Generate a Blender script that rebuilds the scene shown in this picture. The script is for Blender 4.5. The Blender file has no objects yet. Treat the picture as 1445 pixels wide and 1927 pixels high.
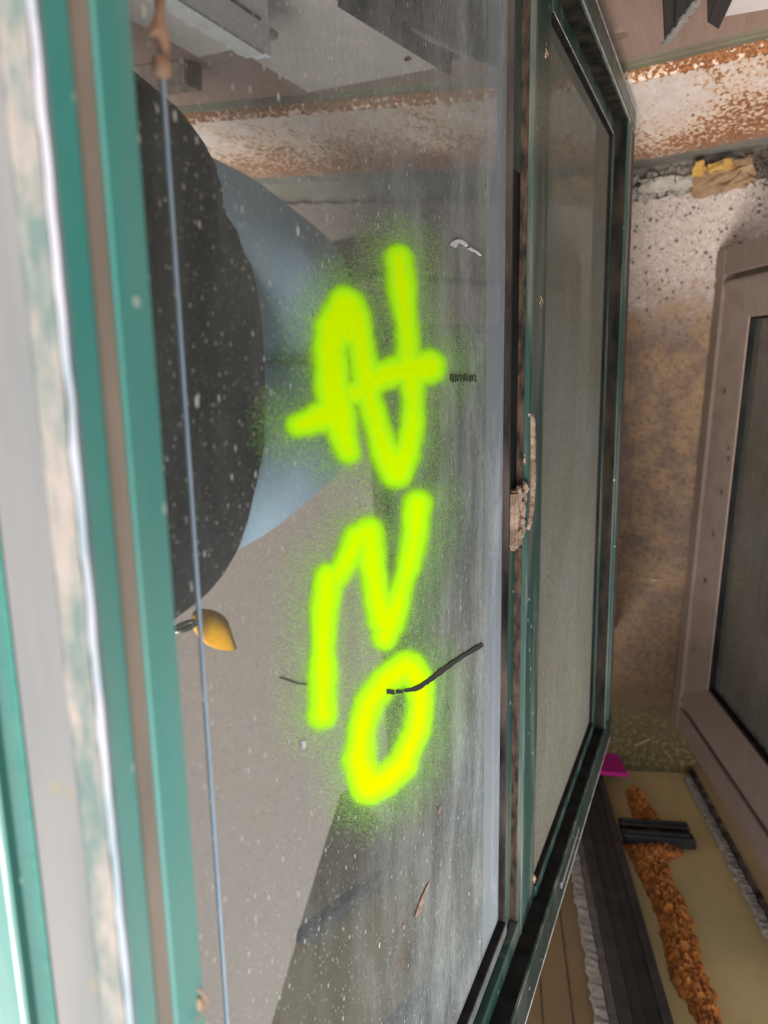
import bpy, bmesh, math, random
from mathutils import Vector, Matrix, noise

random.seed(7)
SC = bpy.context.scene
COL = SC.collection
V = Vector

# ------------------------------------------------------------------ camera
CAM = V((0.0, 0.0, 1.3641))
cam_d = bpy.data.cameras.new('camera')
cam = bpy.data.objects.new('camera', cam_d)
COL.objects.link(cam)
RIGHT = V((0.9230, -0.0204, -0.3843)); DOWN = V((0.0563, -0.9807, 0.1873)); FWD = V((-0.3807, -0.1945, -0.9040))
mw = Matrix.Identity(4)
for i in range(3):
    mw[i][0] = RIGHT[i]; mw[i][1] = -DOWN[i]; mw[i][2] = -FWD[i]; mw[i][3] = CAM[i]
cam.matrix_world = mw
cam_d.sensor_fit = 'VERTICAL'
cam_d.sensor_height = 36.0
cam_d.sensor_width = 27.0
cam_d.lens = 26.92
cam_d.clip_start = 0.01
cam_d.dof.use_dof = True
cam_d.dof.focus_distance = 0.44
cam_d.dof.aperture_fstop = 12.5
SC.camera = cam

# ------------------------------------------------------------------ light
world = bpy.data.worlds.new('overcast_sky'); SC.world = world
world.use_nodes = True
bg = world.node_tree.nodes['Background']
bg.inputs[0].default_value = (0.95, 0.975, 1.0, 1)
bg.inputs[1].default_value = 1.5
sun_d = bpy.data.lights.new('sun', 'SUN'); sun_d.energy = 3.0; sun_d.angle = math.radians(30); sun_d.color = (1.0, 0.96, 0.9)
sun = bpy.data.objects.new('sun', sun_d); COL.objects.link(sun)
sun.location = (2, 0.5, 4)
sun.rotation_euler = V((-0.08, -0.50, 0.86)).to_track_quat('Z', 'Y').to_euler()
vs = SC.view_settings
vs.view_transform = 'Standard'; vs.look = 'None'; vs.gamma = 1.0; vs.use_curve_mapping = False
vs.exposure = 1.1

# ------------------------------------------------------------------ material helpers
class NT:
    def __init__(s, name):
        s.m = bpy.data.materials.new(name); s.m.use_nodes = True
        s.t = s.m.node_tree; s.t.nodes.clear()
        s.out = s.t.nodes.new('ShaderNodeOutputMaterial')
    def n(s, typ, props=None, **ins):
        nd = s.t.nodes.new('ShaderNode' + typ)
        for k, v in (props or {}).items(): setattr(nd, k, v)
        for k, v in ins.items():
            key = int(k[1:]) if k[0] == 'i' and k[1:].isdigit() else k.replace('_', ' ')
            s.set(nd.inputs[key], v)
        return nd
    def set(s, sock, v):
        if hasattr(v, 'outputs'): v = v.outputs[0]
        if isinstance(v, bpy.types.NodeSocket): s.t.links.new(v, sock)
        else:
            if isinstance(v, (tuple, list)) and len(v) == 3 and sock.type == 'RGBA': v = (*v, 1)
            sock.default_value = v
    def coord(s, scale=(1, 1, 1), rot=(0, 0, 0), loc=(0, 0, 0), kind='Object'):
        tc = s.n('TexCoord'); mp = s.n('Mapping')
        s.t.links.new(tc.outputs[kind], mp.inputs[0])
        mp.inputs['Scale'].default_value = scale; mp.inputs['Rotation'].default_value = rot; mp.inputs['Location'].default_value = loc
        return mp
    def noise(s, vec, scale, detail=4, rough=.55):
        return s.n('TexNoise', Vector=vec, Scale=scale, Detail=detail, Roughness=rough).outputs['Fac']
    def vor(s, vec, scale, feature='F1', rnd=1.0):
        return s.n('TexVoronoi', {'feature': feature}, Vector=vec, Scale=scale, Randomness=rnd)
    def ramp(s, fac, *stops):
        r = s.n('ValToRGB'); s.set(r.inputs[0], fac)
        el = r.color_ramp.elements
        while len(el) < len(stops): el.new(0.5)
        for e, (p, c) in zip(el, stops):
            e.position = p; e.color = (c, c, c, 1) if isinstance(c, (int, float)) else (*c, 1)
        return r.outputs[0]
    def mix(s, fac, a, b, mode='MIX'):
        m = s.n('Mix', {'data_type': 'RGBA', 'blend_type': mode, 'clamp_factor': True})
        s.set(m.inputs[0], fac); s.set(m.inputs[6], a); s.set(m.inputs[7], b)
        return m.outputs[2]
    def math(s, op, a, b=0.0, c=0.0, clamp=False):
        m = s.n('Math', {'operation': op, 'use_clamp': clamp})
        s.set(m.inputs[0], a); s.set(m.inputs[1], b); s.set(m.inputs[2], c)
        return m.outputs[0]
    def sstep(s, x, lo, hi, a=0.0, b=1.0):
        m = s.n('MapRange', {'interpolation_type': 'SMOOTHSTEP'})
        s.set(m.inputs[0], x)
        m.inputs[1].default_value = lo; m.inputs[2].default_value = hi; m.inputs[3].default_value = a; m.inputs[4].default_value = b
        return m.outputs[0]
    def xyz(s, vec):
        sp = s.n('SeparateXYZ'); s.set(sp.inputs[0], vec); return sp.outputs
    def bump(s, h, strength=.3, dist=.002):
        return s.n('Bump', Strength=strength, Distance=dist, Height=h).outputs[0]
    def bsdf(s, color, rough=.5, metal=0.0, bump=None, spec=.5):
        p = s.n('BsdfPrincipled'); s.set(p.inputs['Base Color'], color); s.set(p.inputs['Roughness'], rough)
        s.set(p.inputs['Metallic'], metal); s.set(p.inputs['Specular IOR Level'], spec)
        if bump is not None: s.set(p.inputs['Normal'], bump)
        return p.outputs[0]
    def done(s, sh):
        s.t.links.new(sh, s.out.inputs[0]); return s.m

M = {}
def m_simple(name, c1, c2, scale=60, rough=.6, metal=0.0, stretch=(1, 1, 1), bs=.2, bd=.001, spec=.5, lo=.35, hi=.65):
    t = NT(name); co = t.coord(stretch)
    f = t.noise(co, scale)
    col = t.mix(t.ramp(f, (lo, 0.0), (hi, 1.0)), c1, c2)
    M[name] = t.done(t.bsdf(col, rough, metal, t.bump(t.noise(co, scale * 3), bs, bd), spec))

def m_green(name, dust=.25, base=(.028, .190, .145)):
    t = NT(name); co = t.coord((1.4, 1.4, 1.4)); st = t.coord((0.168, 1.4, 1.4))
    n1 = t.noise(st, 40, 5); n2 = t.noise(co, 300, 3); n3 = t.noise(co, 9, 4)
    col = t.mix(t.ramp(n3, (.35, 0.0), (.7, .35)), base, tuple(v * 1.6 for v in base))
    dm = t.math('MULTIPLY', t.ramp(n1, (.45, 0.0), (.75, 1.0)), dust)
    col = t.mix(dm, col, (.42, .36, .29))
    vo = t.vor(co, 85); rnd = t.n('SeparateColor', i0=vo.outputs['Color']).outputs[0]
    dot = t.math('MULTIPLY', t.sstep(vo.outputs['Distance'], .10, .19, 1, 0), t.sstep(rnd, .80, .81))
    col = t.mix(t.math('MULTIPLY', dot, .6), col, (.62, .66, .60))
    M[name] = t.done(t.bsdf(col, t.ramp(n2, (.3, .28), (.7, .5)), 0, t.bump(n2, .08, .0006), .5))

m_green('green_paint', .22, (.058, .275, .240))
m_green('green_paint_rear', .25, (.026, .115, .096))  # same paint, darkened to hold back the sunlit rear flange
m_green('green_paint_dark', .10, (.004, .016, .013))  # same paint, near-black, shade painted into the far end jamb
m_green('green_paint_grimy_shade', .35, (.010, .048, .038))  # same paint with shade put into its base, plus grime and dust
m_green('green_paint_worn', .6, (.016, .062, .05))
m_simple('gasket_dusty', (.012, .010, .010), (.11, .085, .075), 55, .9, stretch=(.25, 1, 1), spec=.1)
m_simple('gasket_black', (.004, .004, .004), (.018, .016, .015), 60, .7, stretch=(.3, 1, 1), spec=.15)
m_simple('pile_brown', (.020, .012, .009), (.12, .075, .05), 220, .95, stretch=(.3, 1, 1), bs=.8, bd=.002)
m_simple('worn_metal', (.30, .31, .29), (.62, .62, .60), 90, .45, .3)
m_simple('dusty_grey', (.10, .10, .10), (.17, .165, .16), 90, .6, stretch=(.3, 1, 1))
def m_chip():
    t = NT('white_chip'); co = t.coord((.5, 1.4, 1.4)); n = t.noise(co, 26, 4, .6)
    c = t.mix(t.ramp(n, (.44, 0.0), (.56, 1.0)), (.10, .16, .18), (.27, .265, .30))
    M['white_chip'] = t.done(t.bsdf(c, .6))
m_chip()
m_simple('groove_dirt', (.33, .27, .21), (.25, .21, .17), 70, .9, stretch=(.3, 1, 1))
m_simple('mud', (.20, .13, .09), (.42, .30, .22), 70, .95, bs=.9, bd=.004)
m_simple('taupe_paint', (.215, .155, .130), (.255, .188, .160), 40, .5, stretch=(1, 1, 1))
m_simple('dark_profile', (.018, .016, .018), (.035, .032, .034), 40, .45, stretch=(.3, 1, 1))
m_simple('black_plastic', (.006, .006, .007), (.014, .013, .013), 60, .45)
m_simple('magenta_plastic', (.42, .003, .20), (.36, .003, .17), 30, .35)
m_simple('grimy_channel_shade', (.008, .009, .007), (.04, .030, .022), 60, .9, stretch=(.3, 1, 1), spec=.08)  # grimy dark that also paints shade on the channel walls
m_simple('white_paper', (.66, .64, .62), (.55, .53, .51), 120, .9)
m_simple('torn_tape', (.32, .295, .27), (.24, .215, .20), 120, .9, bs=.7, bd=.002)
m_simple('anodised_grey', (.74, .75, .78), (.82, .83, .85), 30, .4, 0, stretch=(1, 1, .15))
m_simple('anodised_black', (.012, .011, .012), (.03, .027, .028), 30, .35, 0, stretch=(1, 1, .15))
m_simple('grey_pink_board', (.74, .64, .61), (.66, .57, .54), 25, .7)
m_simple('wood_batten', (.30, .22, .17), (.20, .14, .10), 25, .7, stretch=(6, 1, 1))
m_simple('mortar', (.48, .41, .36), (.28, .235, .21), 120, .95, bs=.9, bd=.004)
m_simple('mortar_pale', (.50, .45, .38), (.36, .32, .26), 90, .95, bs=.9, bd=.004)
m_simple('brick_brown', (.22, .13, .07), (.32, .20, .11), 60, .9, bs=.8, bd=.004)
m_simple('yellow_foam_bit', (.48, .28, .07), (.38, .20, .05), 50, .9)
m_simple('dry_litter', (.07, .045, .035), (.16, .11, .085), 80, .95)
m_simple('dried_plant', (.55, .33, .22), (.40, .24, .16), 90, .8)
m_simple('jacket_black', (.016, .018, .022), (.030, .033, .038), 60, .8)
m_simple('skin', (.55, .33, .24), (.50, .29, .21), 50, .55)
m_simple('hair', (.012, .009, .008), (.025, .02, .017), 80, .6)
m_simple('shoe', (.05, .05, .055), (.09, .09, .09), 60, .7)
m_simple('phone_black', (.01, .01, .012), (.02, .02, .022), 20, .25)
m_simple('orange_plastic', (.95, .50, .02), (.9, .40, .015), 40, .35)
m_simple('steel_ring', (.45, .46, .40), (.55, .56, .50), 40, .25, .9)
m_simple('dark_board', (.045, .047, .045), (.075, .075, .07), 15, .6)
m_simple('scuff_dark', (.010, .010, .009), (.035, .033, .03), 500, .8)
m_simple('scuff_white', (.72, .73, .74), (.55, .56, .57), 300, .7)
m_simple('line_blue', (.40, .52, .64), (.33, .44, .56), 60, .4)
m_simple('wall_plain', (.16, .14, .125), (.22, .19, .17), 6, .9)
m_simple('base_grey', (.22, .20, .165), (.15, .13, .105), 25, .9, bs=.5)
m_simple('ledge_green', (.20, .19, .12), (.16, .125, .09), 30, .8, stretch=(.4, 1, 1))

def m_crust():
    t = NT('crust_mottled'); co = t.coord((0.56, 1.4, 1.4))
    n1 = t.noise(co, 60, 5, .7); n2 = t.noise(co, 180, 4)
    c = t.mix(t.ramp(n1, (.42, 0.0), (.60, 1.0)), (.065, .10, .092), (.20, .17, .152))
    c = t.mix(t.ramp(n2, (.5, 0.0), (.75, .6)), c, (.16, .15, .14))
    M['crust_mottled'] = t.done(t.bsdf(c, .85, 0, t.bump(n1, .6, .002)))
m_crust()

def m_beige():
    t = NT('dusty_beige'); co = t.coord((1.4, 1.4, 1.4)); st = t.coord((0.14, 1.4, 1.4))
    n1 = t.noise(st, 60, 4)
    c = t.mix(t.ramp(n1, (.35, 0.0), (.7, 1.0)), (.135, .130, .127), (.092, .096, .098))
    vo = t.vor(co, 90); rnd = t.n('SeparateColor', i0=vo.outputs['Color']).outputs[0]
    dot = t.math('MULTIPLY', t.sstep(vo.outputs['Distance'], .16, .26, 1, 0), t.sstep(rnd, .80, .81))
    c = t.mix(t.math('MULTIPLY', dot, .75), c, (.14, .12, .08))
    M['dusty_beige'] = t.done(t.bsdf(c, .8))
m_beige()

def m_glass(name, dust_lo, dust_hi, band_b=None, band_a=None, tint=.35, speck=1.0, grey=(.36, .395, .39), ramp=(-.80, -.47)):
    """dirty pane: coated glass + dust film with wash streaks + splashes. Object coords: x along the frame, y down the pane."""
    t = NT(name); co = t.coord((1.4, 1.4, 1.4)); st = t.coord((0.14, 1.4, 1.4)); st2 = t.coord((0.49, 1.4, 1.4), rot=(0, 0, .6))
    x, y, z = t.xyz(t.coord((1, 1, 1)))
    big = t.noise(co, 5, 3); streak = t.noise(st, 34, 3, .55); swipe = t.noise(st2, 22, 5, .65); fine = t.noise(co, 900, 2); mid = t.noise(t.coord((0.7, 1.4, 1.4)), 260, 3)
    d = t.math('MULTIPLY', t.ramp(streak, (.34, .5), (.74, .8)), t.ramp(big, (.3, .45), (.7, 1.0)))
    d = t.math('ADD', d, t.math('MULTIPLY', t.ramp(swipe, (.42, 0.0), (.72, .9)), .8))
    d = t.math('ADD', t.math('MULTIPLY', d, dust_hi), dust_lo)
    d = t.math('MULTIPLY', d, t.ramp(mid, (.3, .8), (.7, 1.15)))
    if ramp: d = t.math('MULTIPLY', d, t.sstep(y, ramp[0], ramp[1], .6, 1.9))
    if band_b is not None:
        wob = t.math('MULTIPLY', t.math('SUBTRACT', big, .5), .006)
        band = t.sstep(t.math('ADD', y, wob), band_b, band_b + .003)
        d = t.math('MAXIMUM', d, t.math('MULTIPLY', band, .62))
    if band_a is not None:
        wob = t.math('MULTIPLY', t.math('SUBTRACT', swipe, .5), .08)
        d = t.math('MAXIMUM', d, t.math('MULTIPLY', t.sstep(t.math('ADD', x, wob), band_a, band_a + .02), .46))
    # splashes of two sizes, drawn out along the old plumb direction
    sp = None
    for sc, keep, rad, amt in ((150, .42, .19, .75), (330, .30, .25, .6), (620, .35, .28, .45), (70, .78, .13, .95)):
        vo = t.vor(t.coord((0.77, 1.4, 1.4)), sc); rnd = t.n('SeparateColor', i0=vo.outputs['Color']).outputs[0]
        k = t.math('MULTIPLY', t.sstep(vo.outputs['Distance'], rad * .45, rad, 1, 0), t.sstep(rnd, keep, keep + .01))
        k = t.math('MULTIPLY', k, amt * speck)
        sp = k if sp is None else t.math('MAXIMUM', sp, k)
    mask = t.math('MAXIMUM', d, sp, clamp=True)
    dcol = t.mix(sp, t.mix(t.ramp(big, (.35, 0.0), (.65, 1.0)), grey, tuple(g * .82 for g in (grey[0] * 1.08, grey[1], grey[2] * .92))), (.60, .60, .53))
    if band_b is not None: dcol = t.mix(t.math('MULTIPLY', band, .85), dcol, (.38, .42, .45))
    dust = t.n('BsdfDiffuse', Color=dcol)
    fr = t.n('Fresnel', IOR=GLASS_IOR)
    gl = t.n('BsdfGlossy', Color=(.93, .97, .97, 1), Roughness=.015)
    tr = t.n('BsdfTransparent', Color=(tint * .8, tint, tint * .93, 1))
    g = t.n('MixShader', i0=fr, i1=tr, i2=gl)
    M[name] = t.done(t.n('MixShader', i0=mask, i1=g, i2=dust).outputs[0])
GLASS_IOR = 5.2

def m_paint():
    t = NT('neon_spray_paint'); co = t.coord((1, 1, 1))
    at = t.n('Attribute', {'attribute_name': 'edge_mm'}).outputs['Fac']   # distance past the stroke's solid core
    n2 = t.noise(co, 1500, 2); n1 = t.noise(co, 60, 3)
    core = t.sstep(t.math('ADD', at, t.math('MULTIPLY', t.math('SUBTRACT', n2, .5), 9)), 2, 25, 1, 0)
    at2 = t.math('ADD', at, t.math('MULTIPLY', t.math('SUBTRACT', n1, .5), 30))
    prob = t.math('MULTIPLY', t.math('POWER', 2.718, t.math('MULTIPLY', at2, -.030)), .95)
    prob = t.math('MULTIPLY', prob, t.sstep(at, 60, 112, 1, 0))
    a = core
    for sc, am in ((3600, .7), (2300, .6)):      # droplets, thinning out with distance
        vo = t.vor(co, sc); rnd = t.n('SeparateColor', i0=vo.outputs['Color']).outputs[0]
        k = t.math('MULTIPLY', t.sstep(vo.outputs['Distance'], .32, .50, 1, 0), t.math('LESS_THAN', rnd, prob))
        a = t.math('MAXIMUM', a, t.math('MULTIPLY', k, am))
    a = t.math('MAXIMUM', a, t.math('MULTIPLY', prob, .13), clamp=True)
    col = t.mix(t.sstep(at, -12, 6), (.84, 1.30, 0.0), (.58, 1.28, .015))   # fluorescent pigment: hands blue and UV back as yellow-green
    col = t.mix(t.sstep(at, 10, 30), col, (.52, 1.1, .12))
    di = t.n('BsdfDiffuse', Color=col)
    tr = t.n('BsdfTransparent')
    M['neon_spray_paint'] = t.done(t.n('MixShader', i0=a, i1=tr, i2=di).outputs[0])
m_paint()

def m_floor():
    t = NT('terrazzo'); co = t.coord((1, 1, 1)); x, y, z = t.xyz(co)
    n1 = t.noise(co, 7, 5, .6); n2 = t.noise(co, 120, 4, .6); n3 = t.noise(co, 20, 5, .65); n5 = t.noise(co, 420, 3, .6)
    wv = t.n('VectorMath', {'operation': 'ADD'}, i0=co, i1=t.n('VectorMath', {'operation': 'SCALE'}, i0=t.n('TexNoise', Vector=co, Scale=220.0).outputs['Color'], Scale=.006).outputs[0]).outputs[0]
    c = t.mix(t.ramp(n2, (.35, 0.0), (.65, 1.0)), (.50, .405, .355), (.38, .31, .275))
    c = t.mix(t.ramp(n5, (.5, 0.0), (.7, .5)), c, (.36, .285, .245))
    for sc, keep, rad, colr, am in ((95, .45, .30, (.085, .07, .062), .9), (190, .40, .32, (.15, .12, .105), .75), (130, .66, .30, (.66, .58, .52), .6)):
        vo = t.vor(wv, sc); rnd = t.n('SeparateColor', i0=vo.outputs['Color']).outputs[0]
        k = t.math('MULTIPLY', t.sstep(vo.outputs['Distance'], rad * .75, rad, 1, 0), t.sstep(rnd, keep, keep + .02))
        c = t.mix(t.math('MULTIPLY', k, am), c, colr)
    # tea-stained floor, with the shadow between the windows painted in
    yy = t.math('ADD', y, t.math('MULTIPLY', t.math('SUBTRACT', n3, .5), .22))
    xin = t.sstep(t.math('ADD', x, t.math('MULTIPLY', t.math('SUBTRACT', n1, .5), .1)), .06, .22, 1, 0)
    stain_shade = t.math('MULTIPLY', t.sstep(yy, .02, .15, 1, 0), xin)
    sc_ = t.mix(t.ramp(n3, (.40, 0.0), (.60, 1.0)), (.25, .150, .075), (.12, .075, .055))
    sc_ = t.mix(t.ramp(n2, (.52, 0.0), (.70, .75)), sc_, (.055, .036, .028))
    sc_ = t.mix(t.ramp(n5, (.58, 0.0), (.75, .5)), sc_, (.36, .26, .18))
    c = t.mix(t.math('MULTIPLY', stain_shade, .92), c, sc_)
    deep = t.math('MULTIPLY', t.sstep(yy, -.55, -.25, 1, 0), xin)
    c = t.mix(t.math('MULTIPLY', deep, .6), c, t.mix(t.ramp(n2, (.4, 0.0), (.65, 1.0)), (.12, .06, .022), (.05, .028, .014)))
    moss = t.math('MULTIPLY', t.sstep(yy, -.70, -.56, 1, 0), xin)
    c = t.mix(t.math('MULTIPLY', moss, .85), c, t.mix(t.ramp(n2, (.50, 0.0), (.66, 1.0)), (.055, .044, .012), (.17, .15, .055)))
    outer_dim = t.sstep(x, .10, .30)                # same floor, painted darker outside the gap to dim its mirrored light
    c = t.mix(outer_dim, c, t.mix(.78, c, (.13, .105, .088)))
    M['terrazzo'] = t.done(t.bsdf(c, .75, 0, t.bump(t.math('ADD', n2, n3), .4, .004), .35))
m_floor()

def m_rust():
    t = NT('rusty_white_steel'); co = t.coord((1, 1, .45)); x, y, z = t.xyz(t.coord((1, 1, 1)))
    n1 = t.noise(co, 16, 4, .55); n2 = t.noise(co, 215, 4, .55); n3 = t.noise(co, 60, 4); n4 = t.noise(co, 420, 2)
    base = t.mix(t.ramp(n3, (.35, 0.0), (.65, 1.0)), (.88, .76, .69), (.76, .63, .56))
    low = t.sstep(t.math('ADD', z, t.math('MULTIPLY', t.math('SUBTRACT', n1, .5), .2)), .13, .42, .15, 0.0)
    rim = t.sstep(t.math('ADD', z, t.math('MULTIPLY', t.math('SUBTRACT', n2, .5), .03)), .445, .453, 0.0, .16)
    right = t.sstep(x, -.08, .06, 0, .05)
    b = t.math('ADD', t.math('ADD', low, rim), right)
    v = t.math('ADD', t.math('ADD', t.math('MULTIPLY', n2, .6), t.math('MULTIPLY', n1, .4)), b)
    rc = t.mix(t.ramp(n4, (.4, 0.0), (.6, 1.0)), (.46, .19, .06), (.20, .085, .055))
    c = t.mix(t.sstep(v, .50, .64, 0, .75), base, (.80, .48, .27)); c = t.mix(t.sstep(v, .61, .67), c, rc)
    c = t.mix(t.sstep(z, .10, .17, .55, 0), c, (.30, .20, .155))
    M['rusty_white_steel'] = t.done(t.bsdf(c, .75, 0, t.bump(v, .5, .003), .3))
m_rust()

def m_woodwall():
    t = NT('brown_grain_panel'); co = t.coord((60, 60, 2.2)); c2 = t.coord((1, 1, 1))
    n1 = t.noise(co, 3.2, 5, .6); n2 = t.noise(c2, 4, 3); n3 = t.noise(t.coord((300, 300, 14)), 2, 3)
    c = t.mix(t.ramp(n1, (.3, 0.0), (.7, 1.0)), (.37, .245, .19), (.30, .19, .147))
    c = t.mix(t.ramp(n3, (.55, 0.0), (.75, .35)), c, (.17, .115, .09))
    c = t.mix(t.ramp(n2, (.4, 0.0), (.7, .3)), c, (.40, .30, .25))
    M['brown_grain_panel'] = t.done(t.bsdf(c, .6, 0, t.bump(n1, .1, .001), .3))
m_woodwall()

def m_foam():
    t = NT('orange_foam'); co = t.coord((1, 1, 1)); n1 = t.noise(co, 90, 5, .65); n2 = t.noise(co, 25, 3)
    c = t.mix(t.ramp(n1, (.35, 0.0), (.62, 1.0)), (.13, .036, .006), (.42, .145, .022))
    c = t.mix(t.ramp(n2, (.5, 0.0), (.7, .4)), c, (.46, .20, .045))
    M['orange_foam'] = t.done(t.bsdf(c, .7, 0, t.bump(n1, .9, .005), .4))
m_foam()

def m_board(name, a, b):
    t = NT(name); co = t.coord((1, 1, 1)); n1 = t.noise(co, 6, 3); n2 = t.noise(co, 45, 4); n3 = t.noise(co, 400, 2)
    c = t.mix(t.ramp(n1, (.35, 0.0), (.65, 1.0)), a, b)
    c = t.mix(t.ramp(n2, (.55, 0.0), (.75, .25)), c, tuple(v * .6 for v in b))
    M[name] = t.done(t.bsdf(c, .6, 0, t.bump(n3, .1, .0006), .35))
m_board('yellow_board', (.42, .33, .165), (.35, .275, .14))
m_board('brown_board', (.22, .155, .08), (.18, .125, .065))

def m_denim():
    t = NT('denim'); co = t.coord((1, 1, 1)); n1 = t.noise(co, 9, 3); w = t.noise(t.coord((1, 1, .3)), 500, 2)
    c = t.mix(t.ramp(n1, (.35, 0.0), (.65, 1.0)), (.52, .74, .95), (.60, .80, .97))
    c = t.mix(t.ramp(w, (.4, 0.0), (.7, .35)), c, (.66, .82, .95))
    M['denim'] = t.done(t.bsdf(c, .9, 0, t.bump(w, .2, .001), .2))
m_denim()

# ------------------------------------------------------------------ object helpers
def link(name, me, mat=None, parent=None, mats=None):
    o = bpy.data.objects.new(name, me); COL.objects.link(o)
    if mat: me.materials.append(M[mat])
    for k in (mats or []): me.materials.append(M[k])
    if parent: o.parent = parent
    return o
def tag(o, label=None, cat=None, group=None, kind=None):
    if label: o['label'] = label
    if cat: o['category'] = cat
    if group: o['group'] = group
    if kind: o['kind'] = kind
    return o
def empty(name, loc=(0, 0, 0), mat=None):
    o = bpy.data.objects.new(name, None); COL.objects.link(o); o.empty_display_size = .05
    if mat is not None: o.matrix_world = mat
    else: o.location = loc
    return o
def to_mesh(bm, name, smooth=False):
    me = bpy.data.meshes.new(name); bmesh.ops.recalc_face_normals(bm, faces=bm.faces); bm.to_mesh(me); bm.free()
    if smooth:
        for p in me.polygons: p.use_smooth = True
    return me
def hexa(bm, pts):
    v = [bm.verts.new(p) for p in pts]
    for f in ((0, 1, 2, 3), (4, 5, 6, 7), (0, 1, 5, 4), (1, 2, 6, 5), (2, 3, 7, 6), (3, 0, 4, 7)):
        bm.faces.new([v[i] for i in f])
    return v
def box_pts(x0, x1, y0, y1, z0, z1):
    return [(x0, y0, z0), (x1, y0, z0), (x1, y1, z0), (x0, y1, z0), (x0, y0, z1), (x1, y0, z1), (x1, y1, z1), (x0, y1, z1)]
def bevel(bm, w, seg=1):
    bmesh.ops.recalc_face_normals(bm, faces=bm.faces)
    bmesh.ops.bevel(bm, geom=bm.edges[:], offset=w, segments=seg, affect='EDGES', clamp_overlap=True)
def prism(poly, lo, hi, axis, bev=0.0):
    """extrude a closed 2-D polygon along axis 0 (x), 1 (y) or 2 (z); poly gives the two other coords in order"""
    bm = bmesh.new()
    def P(q, s):
        c = list(q); c.insert(axis, s); return c
    a = [bm.verts.new(P(q, lo)) for q in poly]; b = [bm.verts.new(P(q, hi)) for q in poly]
    bm.faces.new(a); bm.faces.new(b[::-1])
    n = len(poly)
    for i in range(n): bm.faces.new([a[i], b[i], b[(i + 1) % n], a[(i + 1) % n]])
    if bev: bevel(bm, bev)
    return bm
def lump(bm, c, r, sub=2, amp=.35, fr=6.0, squash=(1, 1, 1), seed=0, rot=None):
    res = bmesh.ops.create_icosphere(bm, subdivisions=sub, radius=1.0)
    R_ = rot or Matrix.Identity(3)
    for v in res['verts']:
        d = v.co.normalized()
        k = 1 + amp * noise.noise(d * fr * .5 + V((seed * 3.1, seed * 1.7, seed)))
        v.co = V(c) + R_ @ V((d.x * squash[0], d.y * squash[1], d.z * squash[2])) * r * k
def tube(bm, pts, rad, seg=8, caps=True):
    rings = []
    pts = [V(p) for p in pts]
    for i, p in enumerate(pts):
        d = (pts[min(i + 1, len(pts) - 1)] - pts[max(i - 1, 0)]).normalized()
        s = d.orthogonal().normalized() if i == 0 else (s - d * s.dot(d)).normalized()
        b = d.cross(s); r = rad[i] if isinstance(rad, (list, tuple)) else rad
        rings.append([bm.verts.new(p + (s * math.cos(2 * math.pi * k / seg) + b * math.sin(2 * math.pi * k / seg)) * r) for k in range(seg)])
    for a, b in zip(rings, rings[1:]):
        for k in range(seg): bm.faces.new([a[k], a[(k + 1) % seg], b[(k + 1) % seg], b[k]])
    if caps: bm.faces.new(rings[0][::-1]); bm.faces.new(rings[-1])

# ------------------------------------------------------------------ the setting
WD = V((.9974, .0723, 0)); WN = V((.0723, -.9974, 0)); W0 = V((-.1268, .2821, 0))   # wall line, its outward normal, a point on it
def wall_pt(s, out, z): return W0 + WD * s + WN * out + V((0, 0, z))
def wall_box(name, s0, s1, o0, o1, z0, z1, mat, bev=0, parent=None):
    bm = bmesh.new()
    hexa(bm, [wall_pt(s0, o0, z0), wall_pt(s1, o0, z0), wall_pt(s1, o1, z0), wall_pt(s0, o1, z0),
              wall_pt(s0, o0, z1), wall_pt(s1, o0, z1), wall_pt(s1, o1, z1), wall_pt(s0, o1, z1)])
    if bev: bevel(bm, bev, 2)
    return link(name, to_mesh(bm, name), mat, parent)

# floor slab with its broken edge along the gutter
bm = bmesh.new()
top = []; N_ = 220
for i in range(N_ + 1):
    x = -1.2 + i * (3.7 / N_)
    y = .2419 + .088 * (x + .1268) + .007 * noise.noise(V((x * 40, 0, 3))) + .004 * noise.noise(V((x * 130, 0, 1)))
    top.append((x, y))
va = [bm.verts.new((x, y, 0)) for x, y in top]; vb = [bm.verts.new((x, y + .004, -.03)) for x, y in top]
vc = [bm.verts.new((x, -3.2, 0)) for x, y in top]
for i in range(N_):
    bm.faces.new([vc[i], vc[i + 1], va[i + 1], va[i]]); bm.faces.new([va[i], va[i + 1], vb[i + 1], vb[i]])
floor = tag(link('floor', to_mesh(bm, 'floor'), 'terrazzo'), 'worn speckled concrete floor between the leaning windows', None, kind='structure')
bm = bmesh.new()
hexa(bm, box_pts(-1.2, 2.5, -3.2, .8, -.12, -.010))
tag(link('floor_gutter', to_mesh(bm, 'gutter'), 'base_grey'), 'dirty gutter bed below the wall', None, kind='structure')

wall = wall_box('wall_back', -1.1, 2.6, -.12, -.012, .40, 2.3, 'brown_grain_panel')
tag(wall, 'brown wood-grain panelled wall above the rusty beam', None, kind='structure')
tag(wall_box('wall_base', -1.1, 2.6, -.12, -.010, -.03, .42, 'base_grey'), 'grey concrete footing under the rusty beam', None, kind='structure')
beam = tag(wall_box('steel_beam', -1.0, 2.5, -.09, .004, .105, .455, 'rusty_white_steel', .004),
           'rust-speckled white painted steel beam along the foot of the brown wall', 'beam')
tag(wall_box('trim_1', -1.0, 2.5, -.05, -.006, .455, .472, 'ledge_green', .003), 'thin olive stained ledge strip on top of the rusty beam', None, kind='structure')
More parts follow.
